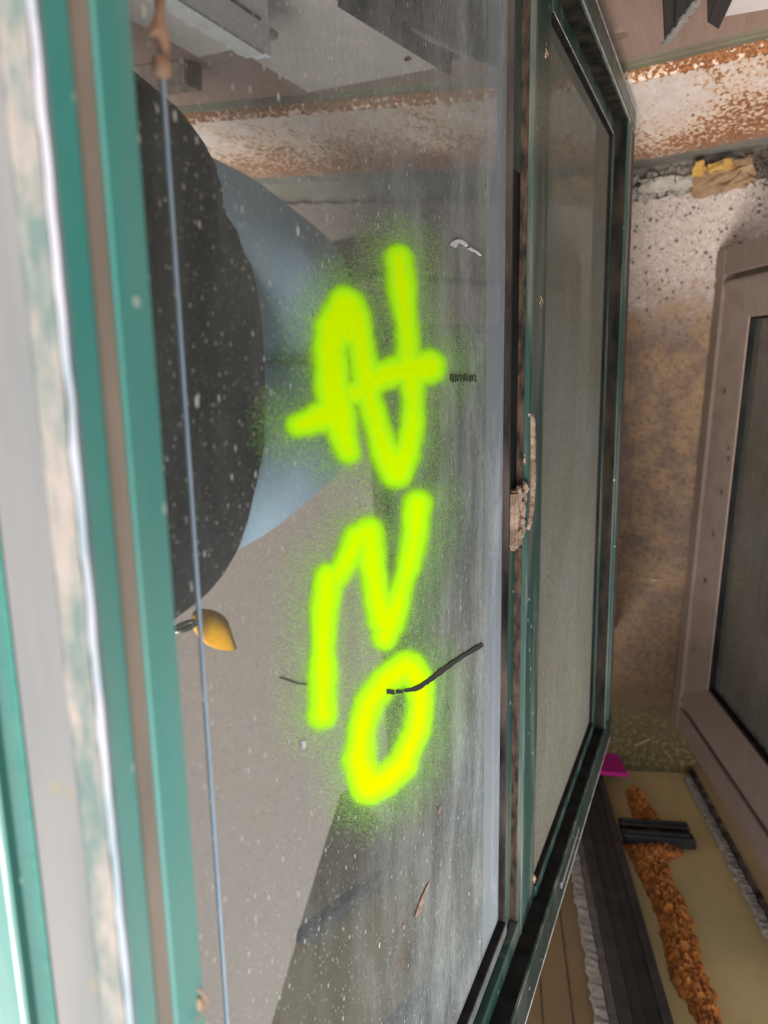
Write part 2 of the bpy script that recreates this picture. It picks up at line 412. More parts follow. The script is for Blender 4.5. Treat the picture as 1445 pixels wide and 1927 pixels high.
# screw head in the panel
bm = bmesh.new()
c = wall_pt(.032, -.012, .545)
rot = Matrix((WD, V((0, 0, 1)), WN)).transposed()
bmesh.ops.create_cone(bm, cap_ends=True, segments=20, radius1=.0095, radius2=.0085, depth=.003, matrix=Matrix.Translation(c + WN * .001) @ rot.to_4x4())
hexa(bm, [c + WD * a + V((0, 0, b)) + WN * d for d in (.002, .0032) for a, b in ((-.006, -.0009), (.006, -.0009), (.006, .0009), (-.006, .0009))])
scr = link('screw_head', to_mesh(bm, 'screw'), 'wood_batten', wall)

bm = bmesh.new(); hexa(bm, box_pts(-.50, -.130, -.485, .272, 0, .3915))
tag(link('trim_2', to_mesh(bm, 'ledge'), 'wall_plain'), 'low plain masonry ledge carrying the green window', None, kind='structure')
bm = bmesh.new(); hexa(bm, box_pts(-.60, -.50, -3.2, .30, 0, 1.0))  # added wall, unseen behind the window, darkens the view through the glass
tag(link('wall_left_added', to_mesh(bm, 'wall_left_added'), 'wall_plain'), 'plain wall added behind the green window to keep its glass dark', None, kind='structure')

# ------------------------------------------------------------------ green sliding window (a: along, b: down the frame, c: towards the room; in units of h)
h = .132
U = V((0, -1, .0034)).normalized(); Vd = V((.0146, -.0034, -.9999)).normalized(); Nn = V((.9999, 0, .0146)).normalized()
A0, B0 = .8, 7.35
def G(a, b, c): return CAM + U * (a * h) + Vd * (b * h) + Nn * ((c - 1) * h)
gm = Matrix.Identity(4)
og = G(A0, B0, 0)
for i in range(3):
    gm[i][0] = U[i]; gm[i][1] = Vd[i]; gm[i][2] = Nn[i]; gm[i][3] = og[i]
win = empty('sliding_window', mat=gm)
tag(win, 'dirty green aluminium sliding window with neon yellow-green spray-painted marks on its glass', 'window')
L = lambda a, b, c: V(((a - A0) * h, (b - B0) * h, c * h))
def gbox(name, a0, a1, b0, b1, c0, c1, mat, bev=.0012, parent=None, seg=1):
    bm = bmesh.new()
    p = L(a0, b0, c0); q = L(a1, b1, c1)
    hexa(bm, box_pts(p.x, q.x, p.y, q.y, p.z, q.z))
    if bev: bevel(bm, bev, seg)
    return link(name, to_mesh(bm, name), mat, parent or win)
AT, AB = -2.05, 3.68       # frame ends
BT, BB = .79, 7.35         # top and bottom of the frame

# top rail of the outer frame (nearest the lens)
rail = gbox('frame_rail', AT, AB, .845, .962, -.20, .10, 'green_paint')
gbox('flange', AT, AB, .792, .850, .138, .20, 'green_paint', .001, rail)
gbox('flange', AT, AB, .880, .972, .08, .20, 'green_paint', .0015, rail)
gbox('groove_dirt', AT, AB, .848, .882, .10, .1975, 'groove_dirt', 0, rail)
# chipped white edge and mortar crust on the upper side, built as ragged strips
def ragged(name, a0, a1, b, c0, c1, amp, step, thick, mat, parent, seed, amp2=None):
    bm = bmesh.new(); n = int((a1 - a0) / step); rows = []
    for i in range(n + 1):
        a = a0 + (a1 - a0) * i / n
        k0 = c0 + amp * noise.noise(V((a * 9, seed, 0))) + amp * .5 * noise.noise(V((a * 30, seed, 2)))
        k1 = c1 + (amp if amp2 is None else amp2) * noise.noise(V((a * 11, seed, 5)))
        t_ = thick * (1 + .5 * noise.noise(V((a * 14, seed, 9))))
        rows.append([bm.verts.new(L(a, b - t_, k0)), bm.verts.new(L(a, b - t_, k1)), bm.verts.new(L(a, b + .004, k1)), bm.verts.new(L(a, b + .004, k0))])
    for r, s in zip(rows, rows[1:]):
        for k in range(4): bm.faces.new([r[k], r[(k + 1) % 4], s[(k + 1) % 4], s[k]])
    bm.faces.new(rows[0]); bm.faces.new(rows[-1][::-1])
    return link(name, to_mesh(bm, name), mat, parent)
ragged('chipped_edge', AT, AB, .793, .186, .2005, .006, .02, .004, 'white_chip', rail, 1, .001)
ragged('mortar_crust', AT, AB, .793, .136, .186, .004, .02, .006, 'crust_mottled', rail, 4)
gbox('side_channel', AT, AB, .828, .90, -.022, .096, 'dusty_beige', .001, rail)
gbox('seam_shadow', AT, AB, .832, .90, .094, .140, 'gasket_black', 0, rail)  # black strip stands in for the shadow along the seam
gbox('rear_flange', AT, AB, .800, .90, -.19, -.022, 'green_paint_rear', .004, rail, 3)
gbox('rear_flange_edge', AT, AB, .7995, .81, -.070, -.064, 'worn_metal', 0, rail)

# bottom rail (far edge, on the floor)
sill = gbox('frame_sill', AT, AB, 7.13, BB, -.20, .195, 'green_paint_worn')
gbox('flange', AT + .18, AB - .28, 6.855, 6.92, .06, .20, 'green_paint_grimy_shade', .0006, sill)
gbox('brush_and_shade_strip', AT + .18, AB - .28, 6.842, 6.856, .09, .188, 'grimy_channel_shade', 0, sill)  # added dark liner paints shade onto the inner flange wall
gbox('track_dirt', AT + .18, AB - .28, 6.92, 7.06, -.05, .186, 'pile_brown', 0, sill)
gbox('flange', AT + .18, AB - .28, 7.06, 7.14, .06, .20, 'green_paint_grimy_shade', .0006, sill)
gbox('track_floor', AT + .18, AB - .28, 6.84, 7.16, -.20, -.04, 'green_paint_grimy_shade', 0, sill)
gbox('dirt_skin', AT + .18, AB - .28, 7.15, 7.34, .150, .1975, 'pile_brown', .0005, sill)

# end jambs
j1 = gbox('frame_jamb', AT, -1.90, BT, BB, -.20, .20, 'green_paint_grimy_shade', .0015)
gbox('flange', -1.905, -1.865, BT + .1, 7.1, .02, .20, 'green_paint_grimy_shade', .001, j1)
gbox('brush_and_shade_strip', -1.867, -1.857, 1.2, 6.9, .09, .190, 'grimy_channel_shade', 0, j1)  # dark liner, shade painted on the jamb's inner wall
gbox('worn_edge', -1.895, -1.872, 1.2, 6.95, .199, .2035, 'worn_metal', .0003, j1)
gbox('worn_edge', -1.93, -1.918, 1.2, 7.1, .199, .202, 'green_paint_worn', .0002, j1)
gbox('outer_lip', AT - .012, AT + .004, BT, BB, .16, .203, 'worn_metal', .0004, j1)
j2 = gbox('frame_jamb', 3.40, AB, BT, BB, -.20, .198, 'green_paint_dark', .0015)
gbox('track_lip', 3.29, 3.40, BT + .15, 6.9, -.10, .09, 'green_paint_grimy_shade', .0015, j2)
gbox('brush_and_shade_strip', 3.386, 3.402, 1.2, 6.9, .088, .186, 'gasket_black', 0, j2)  # black liner in place of shade on this flange wall
gbox('worn_edge', 3.388, 3.402, 1.2, 7.0, .18, .2005, 'green_paint_worn', .0003, j2)
gbox('outer_lip', AB - .004, AB + .010, BT, BB, .15, .200, 'worn_metal', .0004, j2)
bm = bmesh.new()                                   # peeled sliver on the jamb
p = L(3.50, 5.05, .199)
hexa(bm, [p + V(q) for q in [(0, -.045, 0), (.006, -.045, 0), (.004, .045, 0), (-.001, .045, 0), (0, -.045, .0012), (.006, -.045, .0012), (.004, .045, .0012), (-.001, .045, .0012)]])
link('peeled_sliver', to_mesh(bm, 'sliver'), 'dusty_grey', j2)

# ---- upper sash (rear track)
s1 = gbox('upper_sash_stile', -1.86, 3.28, 3.83, 3.985, -.06, .03, 'green_paint_grimy_shade', .001)
gbox('gasket', -1.80, 3.20, 3.810, 3.834, -.01, .032, 'gasket_dusty', .0004, s1)
gbox('brush_and_shade_strip', -1.86, .66, 3.968, 3.984, .0, .066, 'pile_brown', .0004, s1)
gbox('brush_and_shade_strip', .99, 3.28, 3.968, 3.984, .0, .066, 'pile_brown', .0004, s1)
gbox('upper_sash_rail', -1.86, 3.28, .97, 1.09, -.06, .04, 'green_paint_grimy_shade', .001)
e1 = gbox('upper_sash_end_rail', 3.195, 3.275, 1.0, 3.84, -.06, .046, 'dusty_grey', .001)
gbox('gasket', 3.178, 3.198, 1.0, 3.815, -.01, .044, 'gasket_black', .0004, e1)
gbox('gap_seal', 3.272, 3.30, 1.0, 3.95, -.06, .035, 'gasket_black', 0, e1)
e0 = gbox('upper_sash_end_rail', -1.86, -1.79, 1.0, 3.84, -.06, .046, 'green_paint_grimy_shade', .001)
gbox('gasket', -1.80, -1.775, 1.0, 3.815, -.01, .044, 'gasket_black', .0004, e0)
m_glass('glass_upper', .07, .40, band_b=(3.475 - B0) * h, band_a=(3.00 - A0) * h, tint=.30, speck=1.0)
m_glass('glass_lower', .70, .16, tint=.30, speck=.35, grey=(.21, .205, .17), ramp=None)
pane1 = gbox('upper_glass_pane', -1.79, 3.19, 1.0, 3.825, -.026, 0.0, 'glass_upper', 0)
pane1['label'] = 'dusty mirror-like pane with splash marks and neon spray paint'
gbox('blue_line', -1.79, 3.19, 1.276, 1.286, .0, .004, 'line_blue', .0002, pane1)  # thin pale blue line along the pane

# ---- lower sash (front track)
s2 = gbox('lower_sash_stile', -1.86, 3.385, 3.986, 4.352, -.03, .09, 'green_paint_grimy_shade', .0012)
gbox('stile_lip', -1.86, 3.385, 3.982, 4.02, .03, .094, 'green_paint_worn', .0005, s2)
gbox('lower_sash_rail', -1.86, 3.39, 6.73, 6.848, -.03, .10, 'green_paint_worn', .0012)
gbox('gasket', -1.75, 3.31, 6.712, 6.735, .05, .098, 'gasket_black', .0004, bpy.data.objects['lower_sash_rail'])
r0 = gbox('lower_sash_end_rail', -1.86, -1.745, 4.35, 6.85, -.03, .10, 'green_paint_grimy_shade', .0012)
gbox('gasket', -1.748, -1.728, 4.35, 6.74, .05, .098, 'gasket_black', .0004, r0)
gbox('bead_highlight', -1.753, -1.747, 4.35, 6.74, .098, .103, 'worn_metal', .0001, r0)  # pale strip painted in for the thin highlight on the rail edge
r2 = gbox('lower_sash_end_rail', 3.305, 3.39, 4.35, 6.85, -.03, .105, 'green_paint_grimy_shade', .0012)
gbox('gasket', 3.285, 3.308, 4.35, 6.74, .05, .103, 'gasket_black', .0004, r2)
pane2 = gbox('lower_glass_pane', -1.75, 3.31, 4.34, 6.74, .044, .07, 'glass_lower', 0)
pane2['label'] = 'evenly dust-greyed lower pane'

# ---- broken latch in the meeting stile, caked with mud
lt = empty('latch'); lt.parent = win
lb = gbox('latch_body', .665, .985, 3.835, 3.99, .02, .072, 'mud', .002, lt, 2)
bm = bmesh.new()
pts = []; rad = []
for i in range(19):
    k = i / 18; a = .275 + k * .62; b = 4.012 + .055 * math.sin(k * math.pi * .85) - (.05 * max(0, k - .72) / .28)
    pts.append(L(a, b, .095)); rad.append(h * (.020 if 0 < i < 18 else .010))
tube(bm, pts, rad, 10)
for v in bm.verts: v.co += V((noise.noise(v.co * 300), noise.noise(v.co * 300 + V((5, 0, 0))), noise.noise(v.co * 300 + V((0, 7, 0))))) * .0006
link('latch_handle', to_mesh(bm, 'latch_handle', True), 'mud', lt)
bm = bmesh.new()
for i in range(16):
    lump(bm, L(random.uniform(.66, .90), random.uniform(3.87, 4.0), random.uniform(.06, .085)), random.uniform(.002, .005), 1, .6, 5, (1.6, 1, .7), i)
tag(link('mud_cake', to_mesh(bm, 'mud_cake'), 'mud', lt), kind='stuff')
gbox('slot_shadow_plate', -.9, .66, 3.84, 3.97, .005, .032, 'gasket_black', .0004, lt).name = 'keeper_slot_shade'  # black plate stands in for the shade inside the latch slot

# ---- the sprayed marks: traced stroke by stroke, then laid on the pane
F_, CX, CY = 1441.0, 722.5, 963.5
uc = V((.01901, .98158, .19013)); 
def pane_ab(x, y):
    """traced point -> position along / down the pane (both in metres from the window's base point)"""
    d = RIGHT * ((x - CX) / F_) + DOWN * ((y - CY) / F_) + FWD
    t = -h / d.dot(Nn)
    return (d * t).dot(U) - A0 * h, (d * t).dot(Vd) - B0 * h
strokes = [
 [(749, 487, 17), (755, 540, 19), (760, 590, 16), (764, 630, 13), (766, 664, 14), (764, 690, 18)],
 [(808, 690, 26), (785, 694, 24), (759, 697, 24), (719, 709, 20), (694, 719, 22)],
 [(646, 574, 28), (626, 614, 29), (619, 664, 26), (624, 726, 27), (635, 776, 29), (644, 814, 22), (654, 851, 15)],
 [(655, 574, 22), (668, 600, 21), (674, 627, 20), (682, 677, 17), (688, 714, 20), (694, 751, 17), (707, 801, 17), (724, 851, 21), (744, 888, 24)],
 [(650, 600, 26), (652, 630, 18)],
 [(662, 742, 16), (690, 730, 18)],
 [(744, 888, 22), (764, 851, 19), (774, 801, 14), (775, 751, 15), (769, 709, 20)],
 [(560, 801, 15), (580, 795, 19), (602, 785, 22), (628, 775, 26)],
 [(785, 949, 20), (780, 1006, 15), (766, 1069, 13), (748, 1129, 15), (729, 1176, 20), (722, 1200, 16)],
 [(695, 1003, 19), (697, 1059, 18), (706, 1112, 17), (720, 1168, 21)],
 [(694, 998, 17), (670, 1014, 19), (648, 1057, 16), (632, 1084, 13)],
 [(616, 1084, 17), (609, 1147, 19), (605, 1218, 13), (607, 1270, 17), (605, 1345, 18)],
 [(761, 1254, 22), (723, 1281, 19), (694, 1323, 20), (679, 1376, 19), (672, 1429, 21), (692, 1482, 24), (723, 1470, 20), (757, 1436, 18), (782, 1376, 15), (790, 1323, 15), (787, 1281, 19), (769, 1258, 22)],
]
segs = [(s[i], s[i + 1]) for s in strokes for i in range(len(s) - 1)]
def stroke_d(x, y):
    best = 1e9
    for (x0, y0, r0_), (x1, y1, r1_) in segs:
        dx, dy = x1 - x0, y1 - y0
        t = ((x - x0) * dx + (y - y0) * dy) / (dx * dx + dy * dy)
        t = 0 if t < 0 else 1 if t > 1 else t
        ex, ey = x - x0 - dx * t, y - y0 - dy * t
        d = math.sqrt(ex * ex + ey * ey) - (r0_ + (r1_ - r0_) * t) * .86 + 2.0
        if d < best: best = d
    return best + 5 * noise.noise(V((x * .022, y * .014, 3))) + 2.0 * noise.noise(V((x * .07, y * .05, 8)))
STEP = 5
nx, ny = int((940 - 460) / STEP) + 1, int((1650 - 390) / STEP) + 1
dist = {}
for j in range(ny):
    for i in range(nx):
        dist[i, j] = stroke_d(460 + i * STEP, 390 + j * STEP)
idx = {}; verts = []; vals = []; faces = []
def vid(i, j):
    if (i, j) not in idx:
        a, b = pane_ab(460 + i * STEP, 390 + j * STEP)
        idx[i, j] = len(verts); verts.append((a, b, .0004)); vals.append(dist[i, j])
    return idx[i, j]
for j in range(ny - 1):
    for i in range(nx - 1):
        if min(dist[i, j], dist[i + 1, j], dist[i, j + 1], dist[i + 1, j + 1]) < 112:
            faces.append((vid(i, j), vid(i + 1, j), vid(i + 1, j + 1), vid(i, j + 1)))
me = bpy.data.meshes.new('spray_paint_marking'); me.from_pydata(verts, [], faces)
at = me.attributes.new('edge_mm', 'FLOAT', 'POINT'); at.data.foreach_set('value', vals)
sp = link('spray_paint_marking', me, 'neon_spray_paint', pane1)
sp['label'] = 'neon yellow-green spray-painted figures with soft speckled edges'

def decal(name, line, widths, mat, label, jag=.25, lift=.0008):
    """thin smear on the pane following a traced line"""
    bm = bmesh.new(); prev = None
    n = len(line)
    for i, (x, y) in enumerate(line):
        xa, ya = line[max(i - 1, 0)]; xb, yb = line[min(i + 1, n - 1)]
        l = math.hypot(xb - xa, yb - ya); px, py = -(yb - ya) / l, (xb - xa) / l
        w = widths[i] if isinstance(widths, list) else widths
        cur = []
        for s in (-1, 1):
            ww = w * (1 + random.uniform(-jag, jag))
            a, b = pane_ab(x + px * ww * s, y + py * ww * s); cur += [bm.verts.new((a, b, lift)), bm.verts.new((a, b, .0001))]
        if prev:
            bm.faces.new([prev[0], prev[2], cur[2], cur[0]]); bm.faces.new([prev[0], cur[0], cur[1], prev[1]]); bm.faces.new([prev[2], prev[3], cur[3], cur[2]])
        prev = cur
    o = link(name, to_mesh(bm, name), mat, pane1); o['label'] = label; return o
def lerp_line(pts, k):
    out = []
    for (a, b) in zip(pts, pts[1:]):
        for i in range(k): out.append((a[0] + (b[0] - a[0]) * i / k, a[1] + (b[1] - a[1]) * i / k))
    return out + [pts[-1]]
ln = lerp_line([(758, 1300), (783, 1295), (805, 1280), (835, 1258), (870, 1234), (907, 1213)], 5)
decal('scuff_mark', ln, [2.0 + 3.2 * math.sin(min(1, i / 8) * 1.5) * (1 - .55 * i / len(ln)) for i in range(len(ln))], 'scuff_dark', 'dark curved scuff across the sprayed ring')
for x, w in ((728, 3), (735, 5), (745, 5), (752, 4)): decal('scuff_mark', [(x - 3, 1302), (x + 4, 1301)], w, 'scuff_dark', 'short dark dash beside the scuff', .5)
for k in range(11):
    x = 846 + k * 4.6; decal('scuff_mark', [(x, 704 + random.uniform(-1, 2)), (x + random.uniform(-1, 1.5), 718 + random.uniform(-2, 2))], random.uniform(.45, .9), 'scuff_dark', 'one of the short black ticks in a row by the stile', .4)
decal('scuff_mark', [(528, 1274), (545, 1281), (560, 1286), (575, 1288)], 1.2, 'scuff_dark', 'faint dark scratch left of the sprayed bar')
decal('paint_smear', [(850, 465), (853, 458), (859, 454), (866, 455), (873, 458), (878, 463)], [5, 5, 3.5, 3, 3, 2], 'scuff_white', 'small white hook-shaped paint smear', .35)
decal('paint_smear', [(880, 466), (888, 470), (896, 474), (904, 481)], [2, 2, 1.5, 1], 'scuff_white', 'thin white paint flick', .4)
decal('paint_smear', [(568, 1394), (569, 1401), (568, 1409)], [2.5, 2.5, 1.2], 'scuff_white', 'tiny white paint fleck', .1)
decal('mud_drip', [(780, 1725), (785, 1712), (789, 1702), (794, 1690), (800, 1672), (806, 1660)], [2, 4, 4, 3, 1.5, .8], 'mud', 'reddish dried mud drip low on the pane', .3)
decal('mud_drip', [(823, 1530), (825, 1523), (826, 1518)], [2, 2.5, 1.5], 'mud', 'small reddish mud spot', .2)
decal('mud_drip', [(756, 1748), (758, 1740)], [2, 2], 'mud', 'small reddish mud fleck', .2)
decal('mud_drip', [(764, 113), (767, 110), (771, 112)], [3, 4, 2], 'mud', 'small pinkish mud fleck near the top', .2)

# dried husk caught under the flange
bm = bmesh.new()
hp = [(302, -12), (300, 18), (297, 48), (303, 68), (309, 92), (311, 112), (305, 135)]
def lift_pt(x, y, c):
    d = RIGHT * ((x - CX) / F_) + DOWN * ((y - CY) / F_) + FWD
    t = (c - 1) * h / d.dot(Nn); P_ = d * t
    return V((P_.dot(U) - A0 * h, P_.dot(Vd) - B0 * h, c * h))
tube(bm, [lift_pt(x, y, .10) for x, y in hp], [.0012, .0010, .0016, .0020, .0012, .0008, .0022], 7)
tube(bm, [lift_pt(x, y, .10) for x, y in ((302, 50), (292, 58), (282, 62))], [.0012, .0014, .0006], 6)
lump(bm, lift_pt(303, 128, .10), .0024, 2, .5, 6, (1, 1, .8), 3)
link('dried_husk', to_mesh(bm, 'dried_husk', True), 'dried_plant', win)['label'] = 'shrivelled pale brown plant husk stuck to the glass'
# litter caught on the frame
for k, (a, b, c, r) in enumerate([(-1.50, 4.20, .094, .0014), (.52, 3.98, .07, .0016), (3.24, 4.33, .093, .0022), (-.75, 3.99, .069, .0016), (1.13, .95, .2, .0016), (-.3, 4.2, .092, .0009)]):
    bm = bmesh.new(); lump(bm, L(a, b, c), r, 1, .7, 5, (1.5, .8, .6), k + 20)
    tube(bm, [L(a - .03, b, c), L(a, b + .01, c + .012), L(a + .02, b - .02, c + .008)], .0003, 5)
    link('grit', to_mesh(bm, 'grit'), 'dried_plant', win)

# ------------------------------------------------------------------ taupe sash leaning on the right
TA = V((.0043, .1399, 0)); TE = V((-.0386, -.9993, 0)).normalized(); TU = V((.3166, -.0122, .9485)).normalized(); TN = TE.cross(TU).normalized()
if TN.x > 0: TN = -TN
tm = Matrix.Identity(4)
for i in range(3):
    tm[i][0] = TE[i]; tm[i][1] = TU[i]; tm[i][2] = TE.cross(TU)[i]; tm[i][3] = TA[i]
tw = empty('window_sash', mat=tm)
tag(tw, 'taupe framed window sash with grimy grey glass leaning at the right', 'window')
ZS = 1 if TE.cross(TU).dot(TN) > 0 else -1
def tprism(name, poly, lo, hi, axis, mat, bev=.001, parent=None):
    return link(name, to_mesh(prism([(p[0], p[1] * ZS) for p in poly], lo, hi, axis, bev), name), mat, parent or tw)
E0, E1, H1 = -.016, .775, .505
# profiles are (across the rail, towards the green window)
def rail_poly(s0, sg):
    q = [(0, -.045), (0, -.004), (.012, -.004), (.012, .004), (.040, .004), (.046, .000), (.112, -.014), (.112, -.045)]
    return [(s0 + sg * a, b) for a, b in q]
br = tprism('bottom_rail', rail_poly(.0, 1), E0, E1, 0, 'taupe_paint')
tprism('top_rail', [(H1 - .022, -.045), (H1 - .022, -.002), (H1, -.002), (H1, -.045)], E0, E1, 0, 'taupe_paint')
def prism_y(poly, lo, hi): return prism(poly, lo, hi, 1, .001)
def side(name, s0, sg, w):
    q = [(0, -.045), (0, .003), (w * .38, .003), (w * .38, -.006), (w * .47, -.006), (w * .47, .003), (w * .52, .003), (w, -.014), (w, -.045)]
    return link(name, to_mesh(prism_y([(s0 + sg * a, b * ZS) for a, b in q], .001, H1 - .001), name), 'taupe_paint', tw)
side('side_rail', E0, 1, .103)
side('side_rail', E1, -1, .105)
m_glass('glass_taupe', .42, .30, ramp=None, tint=.25, speck=.3, grey=(.16, .155, .14))
tprism('glass_pane', [(.105, -.030), (.105, -.024), (H1 - .015, -.024), (H1 - .015, -.030)], E0 + .09, E1 - .095, 0, 'glass_taupe', 0)
for nm, a in (('glazing_seal', [(.111, -.028), (.111, -.016), (.116, -.016), (.116, -.028)]),):
    tprism(nm, a, E0 + .1, E1 - .1, 0, 'gasket_black', .0004)
for x0 in (E0 + .101, E1 - .109):
    link('glazing_seal', to_mesh(prism([(x0, -.028 * ZS), (x0, -.016 * ZS), (x0 + .005, -.016 * ZS), (x0 + .005, -.028 * ZS)], .11, H1 - .11, 1), 'seal'), 'gasket_black', tw)
for k, (e, u_) in enumerate([(.285, .105), (.300, .108), (.352, .10), (.62, .07), (.20, .08), (.24, .06), (.42, .09), (.5, .08)]):
    bm = bmesh.new(); lump(bm, (e, u_, (.0045 - max(0, u_ - .046) * .21) * ZS), random.uniform(.0018, .0034), 1, .5, 6, (1.3, 1, .4), k)
    link('dirt_spot', to_mesh(bm, 'dirt_spot'), 'dry_litter', tw)

# ------------------------------------------------------------------ foam-smeared door jamb at the end of the gap
P0 = V((-.0926, -.7529, 0)); PE = V((.9886, .1503, 0)); PU = V((.2472, .0645, .9668)); PN = V((-.1502, .9883, -.0275))
def J(s, t, d): return P0 + PE * s + PU * t + PN * d
jb = empty('door_jamb', P0)
tag(jb, 'beige insulated door jamb with dark grey rail and orange foam strip, leaning at the end of the gap', 'door frame')
def jbox(name, s0, s1, t0, t1, d0, d1, mat, bev=.001, parent=None):
    T = t1 if callable(t1) else (lambda s: t1)
    bm = bmesh.new()
    hexa(bm, [J(s0, t0, d0) - P0, J(s1, t0, d0) - P0, J(s1, T(s1), d0) - P0, J(s0, T(s0), d0) - P0, J(s0, t0, d1) - P0, J(s1, t0, d1) - P0, J(s1, T(s1), d1) - P0, J(s0, T(s0), d1) - P0])
    if bev: bevel(bm, bev)
    return link(name, to_mesh(bm, name), mat, parent or jb)
TT = lambda s: min(.389 + (.272 - s) * 1.8, 1.0)
pb = jbox('yellow_board', -.058, .112, .0, TT, -.02, 0, 'yellow_board')
jbox('board_step', .108, .268, .0, TT, -.02, .010, 'brown_board', .001, pb)
bb = jbox('brown_board', -.27, -.121, .0, TT, -.02, -.002, 'brown_board')
for s in (-.165, -.20): jbox('board_groove_bead', s, s + .0018, .0, TT, -.003, -.0012, 'pile_brown', 0, bb)
dr = jbox('dark_rail', -.1125, -.0553, .0, TT, -.02, .012, 'dark_profile', .0015)
jbox('rail_ridge', -.1125, -.099, .0, TT, .012, .020, 'dark_profile', .001, dr)
jbox('rail_ridge', -.066, -.0553, .0, TT, .012, .020, 'dark_profile', .001, dr)
jbox('rail_ridge', -.0815, -.0795, .0, TT, .012, .0145, 'dark_profile', .0004, dr)
jbox('side_strip', -.124, -.1125, .0, TT, -.02, .004, 'dusty_grey', .001, jb)
jbox('side_strip', .102, .109, .0, TT, -.0, .014, 'gasket_dusty', .001, jb)
def torn(name, s0, s1, t0, t1, seed, d=.006):
    bm = bmesh.new(); n = 140; rows = []
    for i in range(n + 1):
        t = t0 + (t1 - t0) * i / n
        f = lambda k: .0035 * noise.noise(V((t * 60, seed, k))) + .003 * noise.noise(V((t * 170, seed, k + 3))) + random.uniform(-.0012, .0012)
        a, b = s0 + f(0), s1 + f(7) * .5
        rows.append([bm.verts.new(J(a, t, .0002) - P0), bm.verts.new(J(a + .002, t, d * random.uniform(.6, 1.1)) - P0), bm.verts.new(J(b - .001, t, d * random.uniform(.7, 1.1)) - P0), bm.verts.new(J(b, t, .0002) - P0)])
    for r, s in zip(rows, rows[1:]):
        for k in range(4): bm.faces.new([r[k], r[(k + 1) % 4], s[(k + 1) % 4], s[k]])
    return link(name, to_mesh(bm, name), 'torn_tape', jb)
torn('torn_strip', -.1405, -.123, .02, .98, 2)
torn('torn_strip', .0895, .1025, .02, .69, 5)
def foam(pts, seed):
    """pts: (t, s_left, s_right) outline; lumpy bead of foam"""
    bm = bmesh.new(); rows = []; K = 44; n = 0
    ts = [p[0] for p in pts]; steps = max(8, int((ts[-1] - ts[0]) / .0014))
    for i in range(steps + 1):
        t = ts[0] + (ts[-1] - ts[0]) * i / steps
        j = 0
        while j < len(ts) - 2 and ts[j + 1] < t: j += 1
        f = (t - ts[j]) / (ts[j + 1] - ts[j])
        a = pts[j][1] + (pts[j + 1][1] - pts[j][1]) * f + .004 * noise.noise(V((t * 60, seed, 0)))
        b = pts[j][2] + (pts[j + 1][2] - pts[j][2]) * f + .006 * noise.noise(V((t * 55, seed, 4)))
        endf = min(1, i / 8, (steps - i) / 8)
        row = []
        for k in range(K + 1):
            q = k / K; s = a + (b - a) * q
            prof = (math.sin(math.pi * min(max(q, 0), 1)) ** .6) * endf * (.45 + .55 * min(1, q * 2.4))
            w = noise.turbulence(V((s * 95, t * 95, seed)), 5, True)
            w2 = abs(noise.noise(V((s * 300, t * 300, seed + 4))))
            row.append(bm.verts.new(J(s + .002 * noise.noise(V((s * 200, t * 200, 1))), t + .002 * noise.noise(V((s * 200, t * 200, 9))), prof * (.004 + .015 * w + .006 * w2) + .0004) - P0))
        rows.append(row)
    for r, s in zip(rows, rows[1:]):
        for k in range(K): bm.faces.new([r[k], r[k + 1], s[k + 1], s[k]])
    return link('foam_bead', to_mesh(bm, 'foam_bead', True), 'orange_foam', jb)
foam([(.075, -.020, .010), (.13, -.024, .012), (.165, -.022, .020), (.196, -.016, .012)], 1)
foam([(.245, -.056, .034), (.268, -.050, .034), (.295, -.046, .006), (.33, -.043, .004), (.40, -.036, .010), (.44, -.035, .008), (.50, -.040, .002), (.54, -.042, .003), (.60, -.028, .000), (.66, -.02, .0)], 6)
# black plastic clip across the foam: two flat double bars bridged in the middle
ck = jbox('plastic_clip', -.050, .054, .202, .223, .004, .018, 'black_plastic', .002)
jbox('clip_bar', -.050, .054, .238, .260, .004, .020, 'black_plastic', .002, ck)
jbox('clip_bridge', -.010, .012, .222, .240, .004, .014, 'black_plastic', .001, ck)
jbox('clip_rib', -.044, .048, .210, .214, .017, .0215, 'black_plastic', .0006, ck)
jbox('clip_rib', -.044, .048, .248, .252, .019, .0235, 'black_plastic', .0006, ck)

# magenta plastic offcut leaning at the jamb's foot
bm = bmesh.new()
mg = [J(-.125, .0, .034), J(-.018, .0, .030), J(-.012, .078, .026), J(-.125, .070, .026)]
hexa(bm, mg + [p + PN * .002 for p in mg]); bevel(bm, .0006)
mgo = empty('plastic_offcut', mg[1]); 
o = link('sheet', to_mesh(bm, 'magenta_sheet'), 'magenta_plastic', mgo); o.matrix_parent_inverse = Matrix.Translation(-mg[1])
bm = bmesh.new()
e_ = [J(-.125, .066, .026), J(-.012, .074, .026), J(-.012, .080, .026), J(-.125, .072, .026)]
hexa(bm, [p for p in e_] + [p + PN * .007 for p in e_]); bevel(bm, .001)
o = link('folded_rim', to_mesh(bm, 'rim'), 'magenta_plastic', mgo); o.matrix_parent_inverse = Matrix.Translation(-mg[1])
tag(mgo, 'bright magenta plastic offcut wedged behind the corner of the green window', 'plastic')

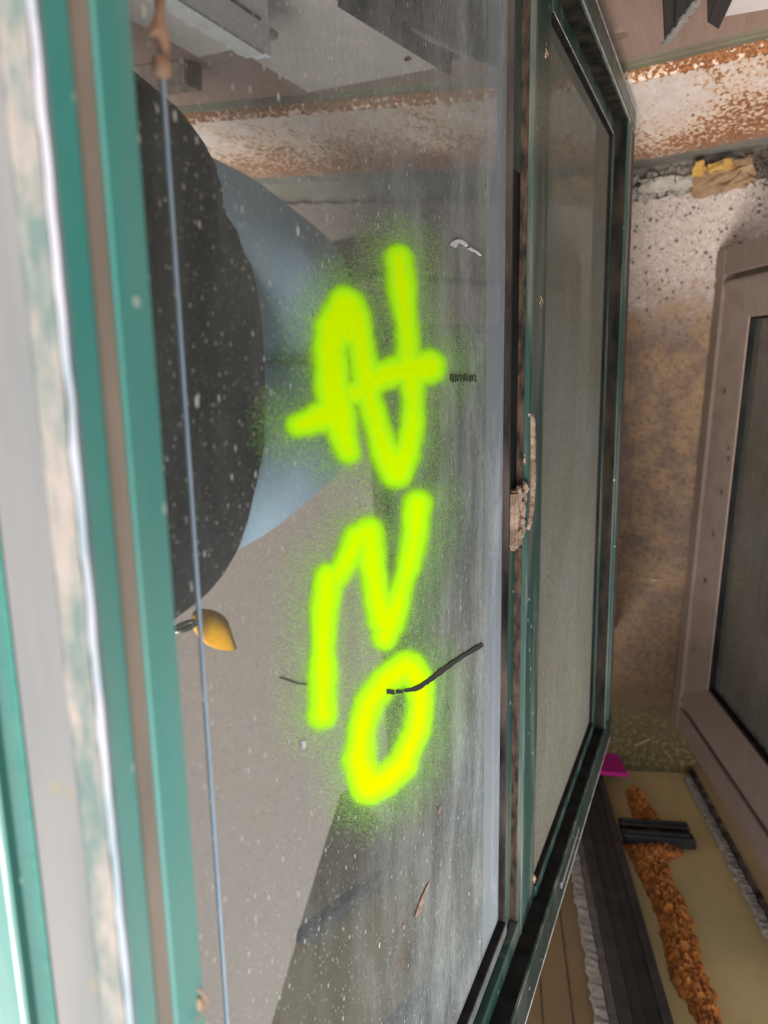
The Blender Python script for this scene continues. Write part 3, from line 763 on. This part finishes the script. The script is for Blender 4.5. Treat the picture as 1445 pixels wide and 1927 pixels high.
# ------------------------------------------------------------------ dark profiles and pale board fixed on the wall, top right
WB = wall_pt(.0744, .0, .604)
wf = empty('wall_frame', WB)
tag(wf, 'dark metal profile with torn white tape and a pale board, fixed to the brown wall above the beam', 'frame')
def wpoly(name, poly, o0, o1, mat, parent, base, bev=.001):
    bm = bmesh.new(); n = len(poly)
    a = [bm.verts.new(wall_pt(q[0], o0, q[1]) - base) for q in poly]; b = [bm.verts.new(wall_pt(q[0], o1, q[1]) - base) for q in poly]
    bm.faces.new(a); bm.faces.new(b[::-1])
    for k in range(n): bm.faces.new([a[k], b[k], b[(k + 1) % n], a[(k + 1) % n]])
    if bev: bevel(bm, bev)
    return link(name, to_mesh(bm, name), mat, parent)
wpoly('dark_profile', [(.0744, .604), (.1045, .682), (.150, .800), (.081, .800)], -.013, .026, 'anodised_black', wf, WB)
wpoly('profile_rib', [(.0835, .640), (.0865, .648), (.0985, .800), (.0935, .800)], .024, .031, 'anodised_black', wf, WB)
wpoly('dark_bar', [(.1081, .652), (.1167, .631), (.146, .800), (.128, .800)], -.013, .036, 'anodised_black', wf, WB)
wpoly('pale_board', [(.1130, .613), (.30, .575), (.30, .800), (.135, .800)], -.013, .020, 'grey_pink_board', wf, WB)
bm = bmesh.new(); rows = []
for i in range(60):
    q = i / 59; sx = .0750 + (.150 - .0750) * q; z = .606 + .194 * q
    w = .0024 * (1.2 + 1.1 * noise.noise(V((q * 26, 0, 1)))); k = .0016 * noise.noise(V((q * 40, 4, 1)))
    rows.append([bm.verts.new(wall_pt(sx + a + k, o_, z) - WB) for a, o_ in ((-w, .0262), (-w, .0285), (w, .0285), (w, .0262))])
for r, t_ in zip(rows, rows[1:]):
    for k in range(4): bm.faces.new([r[k], r[(k + 1) % 4], t_[(k + 1) % 4], t_[k]])
link('torn_edge_tape', to_mesh(bm, 'torn_edge_tape'), 'torn_tape', wf)

# light grey casing further along the wall: stands outside the frame, seen mirrored at the top of the pane
CB = V((.0640, .2200, .828))
cb = empty('metal_casing', CB)
tag(cb, 'light grey metal casing with torn tape, mirrored at the top of the pane', 'casing')
def cbox(name, x0, x1, y0, y1, z0, z1, mat, rise=0.0, bev=.001):
    bm = bmesh.new(); v = hexa(bm, box_pts(x0, x1, y0, y1, z0, z1))
    for k in (2, 3): v[k].co.z += rise
    for q in bm.verts: q.co -= CB
    if bev: bevel(bm, bev)
    return link(name, to_mesh(bm, name), mat, cb)
cbox('side_plate', .062, .066, .220, .318, .828, 1.0, 'anodised_grey', .004)
cbox('side_groove', .0612, .0624, .240, .242, .842, 1.0, 'gasket_dusty', 0, 0)
cbox('front_fold', .066, .074, .220, .224, .830, 1.0, 'anodised_grey')
cbox('pinkish_board', .070, .146, .242, .248, .803, 1.0, 'grey_pink_board')
cbox('back_plate', .066, .146, .300, .312, .830, 1.0, 'anodised_grey')
bm = bmesh.new(); rows = []
for i in range(40):
    z = .840 + i * .0041
    w = .0035 * (1 + 1.0 * noise.noise(V((z * 90, 0, 1)))); k = .003 * noise.noise(V((z * 150, 4, 1)))
    rows.append([bm.verts.new(V(p) - CB) for p in ((.0615, .2195, z), (.0735 + w + k, .2195, z), (.0735 + w + k, .2185, z), (.0615, .2185, z))])
for r, t_ in zip(rows, rows[1:]):
    for k in range(4): bm.faces.new([r[k], r[(k + 1) % 4], t_[(k + 1) % 4], t_[k]])
link('torn_edge_tape', to_mesh(bm, 'torn_edge_tape'), 'white_paper', cb)
tag(wall_box('wood_batten', .43, .75, -.013, .012, .585, .615, 'wood_batten', .002), 'narrow brown wooden batten screwed to the wall below the pale board', 'batten')

# ------------------------------------------------------------------ rubble in the gutter
def gutter(s, o): return W0 + WD * s + WN * o
rub = []
n_r = 0
spots = []
for k in range(84):
    s = random.uniform(-.02, .30); o = random.uniform(.004, .038)
    if k < 62: s = random.uniform(-.015, .095)
    r = random.uniform(.0035, .0105)
    p = gutter(s, o)
    z = -.010 + r * .35 + (.010 * random.random() if k % 3 == 0 else 0)
    bm = bmesh.new()
    lump(bm, (0, 0, 0), r, 1, .75, 5, (1.3, .9, .55), k, Matrix.Rotation(random.uniform(0, 6.28), 3, 'Z') @ Matrix.Rotation(random.uniform(-.4, .4), 3, 'X'))
    o_ = link('mortar_crumb', to_mesh(bm, 'mortar_crumb'), 'mortar' if k % 4 else 'mortar_pale'); o_.location = p + V((0, 0, z))
    tag(o_, 'small grey mortar crumb in the gutter under the rusty beam', 'rubble', 'mortar crumbs in the gutter')
def chunk(name, s, o, z, size, rotz, mat, label, seed, amp=.25):
    bm = bmesh.new()
    res = bmesh.ops.create_cube(bm, size=1.0); bmesh.ops.subdivide_edges(bm, edges=bm.edges[:], cuts=4, use_grid_fill=True)
    for v in bm.verts:
        q = V((v.co.x * size[0], v.co.y * size[1], v.co.z * size[2]))
        v.co = q + V([noise.noise(q * 90 + V((seed, i * 5, 0))) for i in range(3)]) * amp * .012
    o_ = link(name, to_mesh(bm, name), mat); o_.location = gutter(s, o) + V((0, 0, z)); o_.rotation_euler = (random.uniform(-.1, .1), random.uniform(-.15, .15), rotz)
    return tag(o_, label, 'rubble')
chunk('mortar_slab', .050, .022, .006, (.085, .018, .012), .02, 'mortar_pale', 'flat pale mortar slab in the gutter beside the brown block', 2, .6)
chunk('broken_brick', .128, .030, .004, (.085, .036, .030), .18, 'brick_brown', 'dusty brown broken block in the gutter below the rusty beam', 5, .8)
chunk('foam_scrap', .097, .012, .020, (.022, .014, .014), .4, 'yellow_foam_bit', 'small ochre foam scrap against the left end of the brown block', 7, .7)
chunk('foam_scrap', .128, .014, .022, (.030, .012, .012), .2, 'yellow_foam_bit', 'longer ochre foam scrap lying on the brown block', 9, .7)
bm = bmesh.new()
for k in range(420):
    s = random.uniform(-.02, .40); o = random.uniform(.0, .045)
    if k > 110: s = random.uniform(.155, .30)
    p = gutter(s, o); z = -.008 + random.random() * .03; d = V((random.uniform(-1, 1), random.uniform(-1, 1), random.uniform(-.3, .8))).normalized() * random.uniform(.006, .022)
    tube(bm, [p + V((0, 0, z)), p + V((0, 0, z)) + d], random.uniform(.0004, .0011), 4)
tag(link('dry_litter', to_mesh(bm, 'dry_litter'), 'dry_litter'), 'dark dry twigs and leaf litter heaped in the gutter under the beam', 'litter', kind='stuff')
for k, (x, y, l, a) in enumerate([(-.072, -.385, .012, .05), (-.085, -.70, .03, .6)]):
    bm = bmesh.new(); d = V((math.cos(a), math.sin(a), 0)) * l
    hexa(bm, [V((x, y, 0)) + d * i + V((-math.sin(a), math.cos(a), 0)) * j + V((0, 0, z)) for z in (.0002, .002) for i, j in ((0, -.0015), (1, -.001), (1, .001), (0, .0015))])
    tag(link('wood_splinter', to_mesh(bm, 'splinter'), 'mortar_pale' if k == 0 else 'wood_batten'), ['tiny pale splinter lying mid-floor between the two windows', 'thin wood splinter on the mossy floor at the green window corner'][k], 'splinter')

# ------------------------------------------------------------------ the photographer, seen mirrored in the pane
ph = empty('person', (.30, 0, 0))
tag(ph, 'person in black jacket and blue jeans holding up a phone, mirrored in the dusty pane', 'person')
PO = V((.30, 0, 0))
def skin_mesh(name, joints, edges, mat, sub=2):
    me = bpy.data.meshes.new(name)
    keys = list(joints)
    me.from_pydata([V(joints[k][0]) - PO for k in keys], [(keys.index(a), keys.index(b)) for a, b in edges], [])
    o = link(name, me, mat, ph)
    md = o.modifiers.new('skin', 'SKIN'); md.use_smooth_shade = True
    for i, k in enumerate(keys):
        sv = me.skin_vertices[0].data[i]; r = joints[k][1]; sv.radius = (r, r) if not isinstance(r, tuple) else r
        sv.use_root = (i == 0)
    s = o.modifiers.new('sub', 'SUBSURF'); s.levels = sub; s.render_levels = sub
    return o
HN = V((.030, 0, 1.385))
J_ = {'pelvis': ((.285, 0, .84), .10), 'waist': ((.272, 0, .98), .10), 'chest': ((.25, 0, 1.18), .11), 'neck0': ((.235, 0, 1.36), .06), 'neck': ((.205, 0, 1.44), .055),
      'jaw': ((.172, 0, 1.535), .066), 'head': ((.185, 0, 1.60), .088), 'crown': ((.195, 0, 1.67), .06)}
E_ = [('pelvis', 'waist'), ('waist', 'chest'), ('chest', 'neck0'), ('neck0', 'neck'), ('neck', 'jaw'), ('jaw', 'head'), ('head', 'crown')]
for sg, s in ((1, 'l'), (-1, 'r')):
    J_.update({'hip' + s: ((.285, .095 * sg, .78), .085), 'knee' + s: ((.325, .074 * sg, .46), .058), 'ank' + s: ((.375, .085 * sg, .09), .04),
               'sh' + s: ((.25, .17 * sg, 1.32), .055), 'el' + s: ((.205, .205 * sg, 1.08), .042), 'wr' + s: ((.088, .104 * sg, 1.318), .028)})
    E_ += [('pelvis', 'hip' + s), ('hip' + s, 'knee' + s), ('knee' + s, 'ank' + s), ('chest', 'sh' + s), ('sh' + s, 'el' + s), ('el' + s, 'wr' + s)]
skin_mesh('body', J_, E_, 'skin')
def loft(name, rings, mat, seg=40, wob=.004, cap=False, parent=None):
    """rings: (centre, semi_x, semi_y[, normal tilt])"""
    bm = bmesh.new(); rr = []
    for q, (c, rx, ry, tilt) in enumerate(rings):
        row = []
        for k in range(seg):
            th = 2 * math.pi * k / seg
            d = V((math.cos(th), math.sin(th), 0)); w = 1 + wob * 6 * noise.noise(V((d.x * 2, d.y * 2, c[2] * 14)))
            x, y = d.x * rx * w, d.y * ry * w
            row.append(bm.verts.new(V(c) - PO + V((x, y, -x * tilt))))
        rr.append(row)
    for a, b in zip(rr, rr[1:]):
        for k in range(seg): bm.faces.new([a[k], a[(k + 1) % seg], b[(k + 1) % seg], b[k]])
    if cap: bm.faces.new(rr[-1])
    o = link(name, to_mesh(bm, name, True), mat, parent or ph)
    return o
jk = loft('jacket', [((.276, 0, .750), .125, .228, 0), ((.276, 0, .732), .134, .248, 0), ((.275, 0, .750), .138, .256, 0), ((.274, 0, .82), .142, .262, 0), ((.270, 0, .90), .148, .258, 0), ((.264, 0, 1.0), .155, .245, 0),
            ((.262, 0, 1.12), .15, .235, 0), ((.26, 0, 1.22), .14, .23, 0), ((.258, 0, 1.32), .12, .20, 0), ((.25, 0, 1.38), .09, .12, .1), ((.238, 0, 1.42), .075, .085, .2), ((.232, 0, 1.445), .07, .08, .2)], 'jacket_black', wob=.010)
for sg in (1, -1):
    bm = bmesh.new()
    pts = [V(p) - PO for p in ((.25, .15 * sg, 1.31), (.245, .182 * sg, 1.24), (.228, .200 * sg, 1.15), (.205, .206 * sg, 1.07), (.180, .195 * sg, 1.09), (.145, .160 * sg, 1.18), (.105, .120 * sg, 1.285), (.096, .112 * sg, 1.303))]
    tube(bm, pts, [.068, .070, .066, .062, .058, .052, .044, .043], 18)
    link('sleeve', to_mesh(bm, 'sleeve', True), 'jacket_black', jk)
bm = bmesh.new(); bx_ = V((.066, -.02, .70)) - PO
jn = empty('jeans'); jn.parent = ph
loft('jeans_seat', [((.285, 0, .70), .115, .195, 0), ((.285, 0, .76), .13, .21, 0), ((.285, 0, .82), .135, .205, 0), ((.280, 0, .90), .13, .185, 0), ((.275, 0, .99), .125, .175, 0)], 'denim', parent=jn)
for sg in (1, -1):
    loft('jeans_leg', [((.375, .085 * sg, .07), .072, .072, 0), ((.365, .085 * sg, .12), .070, .070, 0), ((.345, .076 * sg, .30), .080, .078, 0), ((.325, .072 * sg, .46), .092, .080, 0),
                       ((.300, .074 * sg, .50), .120, .084, 0), ((.280, .082 * sg, .56), .142, .094, 0), ((.285, .098 * sg, .66), .142, .110, 0), ((.290, .108 * sg, .76), .136, .115, 0), ((.284, .105 * sg, .84), .13, .10, 0)], 'denim', 32, .006, parent=jn)
    bm = bmesh.new(); rows = []
    for i in range(9):
        q = i / 8; x = .44 - .27 * q; hw = .042 * math.sin(math.pi * (.12 + .76 * q)) ** .5 + .004; ht = .085 - .045 * q if q > .25 else .095
        rows.append([bm.verts.new(V((x, .085 * sg + math.cos(th) * hw, max(.0, math.sin(th)) * ht)) - PO) for th in [math.pi * k / 8 for k in range(9)]])
    for a, b in zip(rows, rows[1:]):
        for k in range(8): bm.faces.new([a[k], a[k + 1], b[k + 1], b[k]])
        bm.faces.new([a[8], a[0], b[0], b[8]])
    bm.faces.new(rows[0]); bm.faces.new(rows[-1][::-1])
    link('shoe', to_mesh(bm, 'shoe', True), 'shoe', ph)
# hair, nose, ears
bm = bmesh.new()
bmesh.ops.create_uvsphere(bm, u_segments=24, v_segments=16, radius=1)
for v in list(bm.verts):
    if v.co.x < -.25 and v.co.z < .35: bm.verts.remove(v)
for v in bm.verts: v.co = V((.200 + v.co.x * .100, v.co.y * .085, 1.63 + v.co.z * .095 + .003 * noise.noise(v.co * 9))) - PO
link('hair', to_mesh(bm, 'hair', True), 'hair', ph)
bm = bmesh.new(); lump(bm, V((.098, 0, 1.575)) - PO, .014, 2, .1, 3, (1.1, .8, 1.5))
link('nose', to_mesh(bm, 'nose', True), 'skin', ph)
for sg in (1, -1):
    bm = bmesh.new(); lump(bm, V((.195, .083 * sg, 1.575)) - PO, .018, 2, .15, 3, (.8, .35, 1.5)); link('ear', to_mesh(bm, 'ear', True), 'skin', ph)
    bm = bmesh.new(); lump(bm, V((.1155, .030 * sg, 1.603)) - PO, .0075, 2, 0, 3, (.6, 1.5, .6)); link('eye', to_mesh(bm, 'eye', True), 'hair', ph)
bm = bmesh.new(); tube(bm, [V((.110, -.020, 1.538)) - PO, V((.104, 0, 1.535)) - PO, V((.110, .020, 1.538)) - PO], [.002, .0045, .002], 8); link('mouth', to_mesh(bm, 'mouth', True), 'skin', ph)
# hands gripping the two long edges of the phone
RX, UP_, BK = RIGHT, -DOWN, -FWD
pc = CAM + BK * .012 + RIGHT * .012 - UP_ * .045           # phone body sits just behind the lens
for sg in (1, -1):
    wr = V((.088, .104 * sg, 1.318)); e = UP_ * sg
    edge = pc + e * .072
    palm = edge + BK * .020 + RIGHT * .015 + e * .022
    js = {'w': (wr, .026), 'p0': (wr.lerp(palm, .5), .026), 'p1': (palm, .024)}; es = [('w', 'p0'), ('p0', 'p1')]
    for f in range(4):
        o_ = RIGHT * (-.030 + .020 * f)
        ln_ = (.92, 1.0, .96, .80)[f]
        js['f%da' % f] = (palm + o_ * .7 - BK * .006, .010); js['f%db' % f] = (edge + o_ + e * .012 - BK * .030 * ln_, .0085); js['f%dc' % f] = (edge + o_ - e * .012 * ln_ - BK * .034, .0075)
        es += [('p1', 'f%da' % f), ('f%da' % f, 'f%db' % f), ('f%db' % f, 'f%dc' % f)]
    js['t0'] = (palm + RIGHT * .020 + BK * .010, .012); js['t1'] = (edge + RIGHT * .028 + BK * .024 - e * .004, .0095); js['t2'] = (edge + RIGHT * .022 + BK * .020 - e * .024, .008)
    es += [('p1', 't0'), ('t0', 't1'), ('t1', 't2')]
    # fingers stay clear of the lens
    for k in list(js):
        if (js[k][0] - CAM).dot(FWD) > .004: js[k] = (js[k][0] + BK * ((js[k][0] - CAM).dot(FWD) - .004), js[k][1])
    skin_mesh('hand', js, es, 'skin', 1)
bm = bmesh.new()
hexa(bm, [V(p) for p in box_pts(-.036, .036, -.076, .076, -.004, .004)]); bevel(bm, .003, 3)
pm = Matrix.Identity(4)
for i in range(3): pm[i][0] = RX[i]; pm[i][1] = UP_[i]; pm[i][2] = BK[i]; pm[i][3] = pc[i]
pho = link('phone', to_mesh(bm, 'phone'), 'phone_black'); pho.matrix_world = pm
tag(pho, 'black phone held above the top rail of the green window', 'phone')
bm = bmesh.new(); bmesh.ops.create_cone(bm, cap_ends=True, segments=20, radius1=.008, radius2=.007, depth=.002, matrix=Matrix.Translation((-.02, -.05, -.0048))); link('lens', to_mesh(bm, 'lens'), 'anodised_black', pho)

# orange tag on a steel ring, clipped to the jacket hem
tgp = V((.195, -.243, .800))
tg = empty('orange_tag', tgp)
tag(tg, 'orange plastic tag on a steel ring hanging at the jacket hem, mirrored in the glass', 'tag')
bm = bmesh.new()
tube(bm, [V((math.cos(a) * .006, 0, .012 + math.sin(a) * .014)) for a in [2 * math.pi * k / 20 for k in range(21)]], .0028, 8, False)
link('ring', to_mesh(bm, 'ring', True), 'steel_ring', tg)
bm = bmesh.new(); rows = []
for i in range(10):
    q = i / 9; w = .006 + .016 * math.sin(q * 2.4); z = -.002 - .05 * q
    rows.append([bm.verts.new(V((.004 * math.sin(q * 5) + s * .003, -.03 * q + w * t_, z + .006 * t_ * q))) for s, t_ in ((-1, -1), (-1, 0), (-1, 1), (1, 1), (1, 0), (1, -1))])
for a, b in zip(rows, rows[1:]):
    for k in range(6): bm.faces.new([a[k], a[(k + 1) % 6], b[(k + 1) % 6], b[k]])
bm.faces.new(rows[0]); bm.faces.new(rows[-1][::-1])
link('flap', to_mesh(bm, 'flap', True), 'orange_plastic', tg)
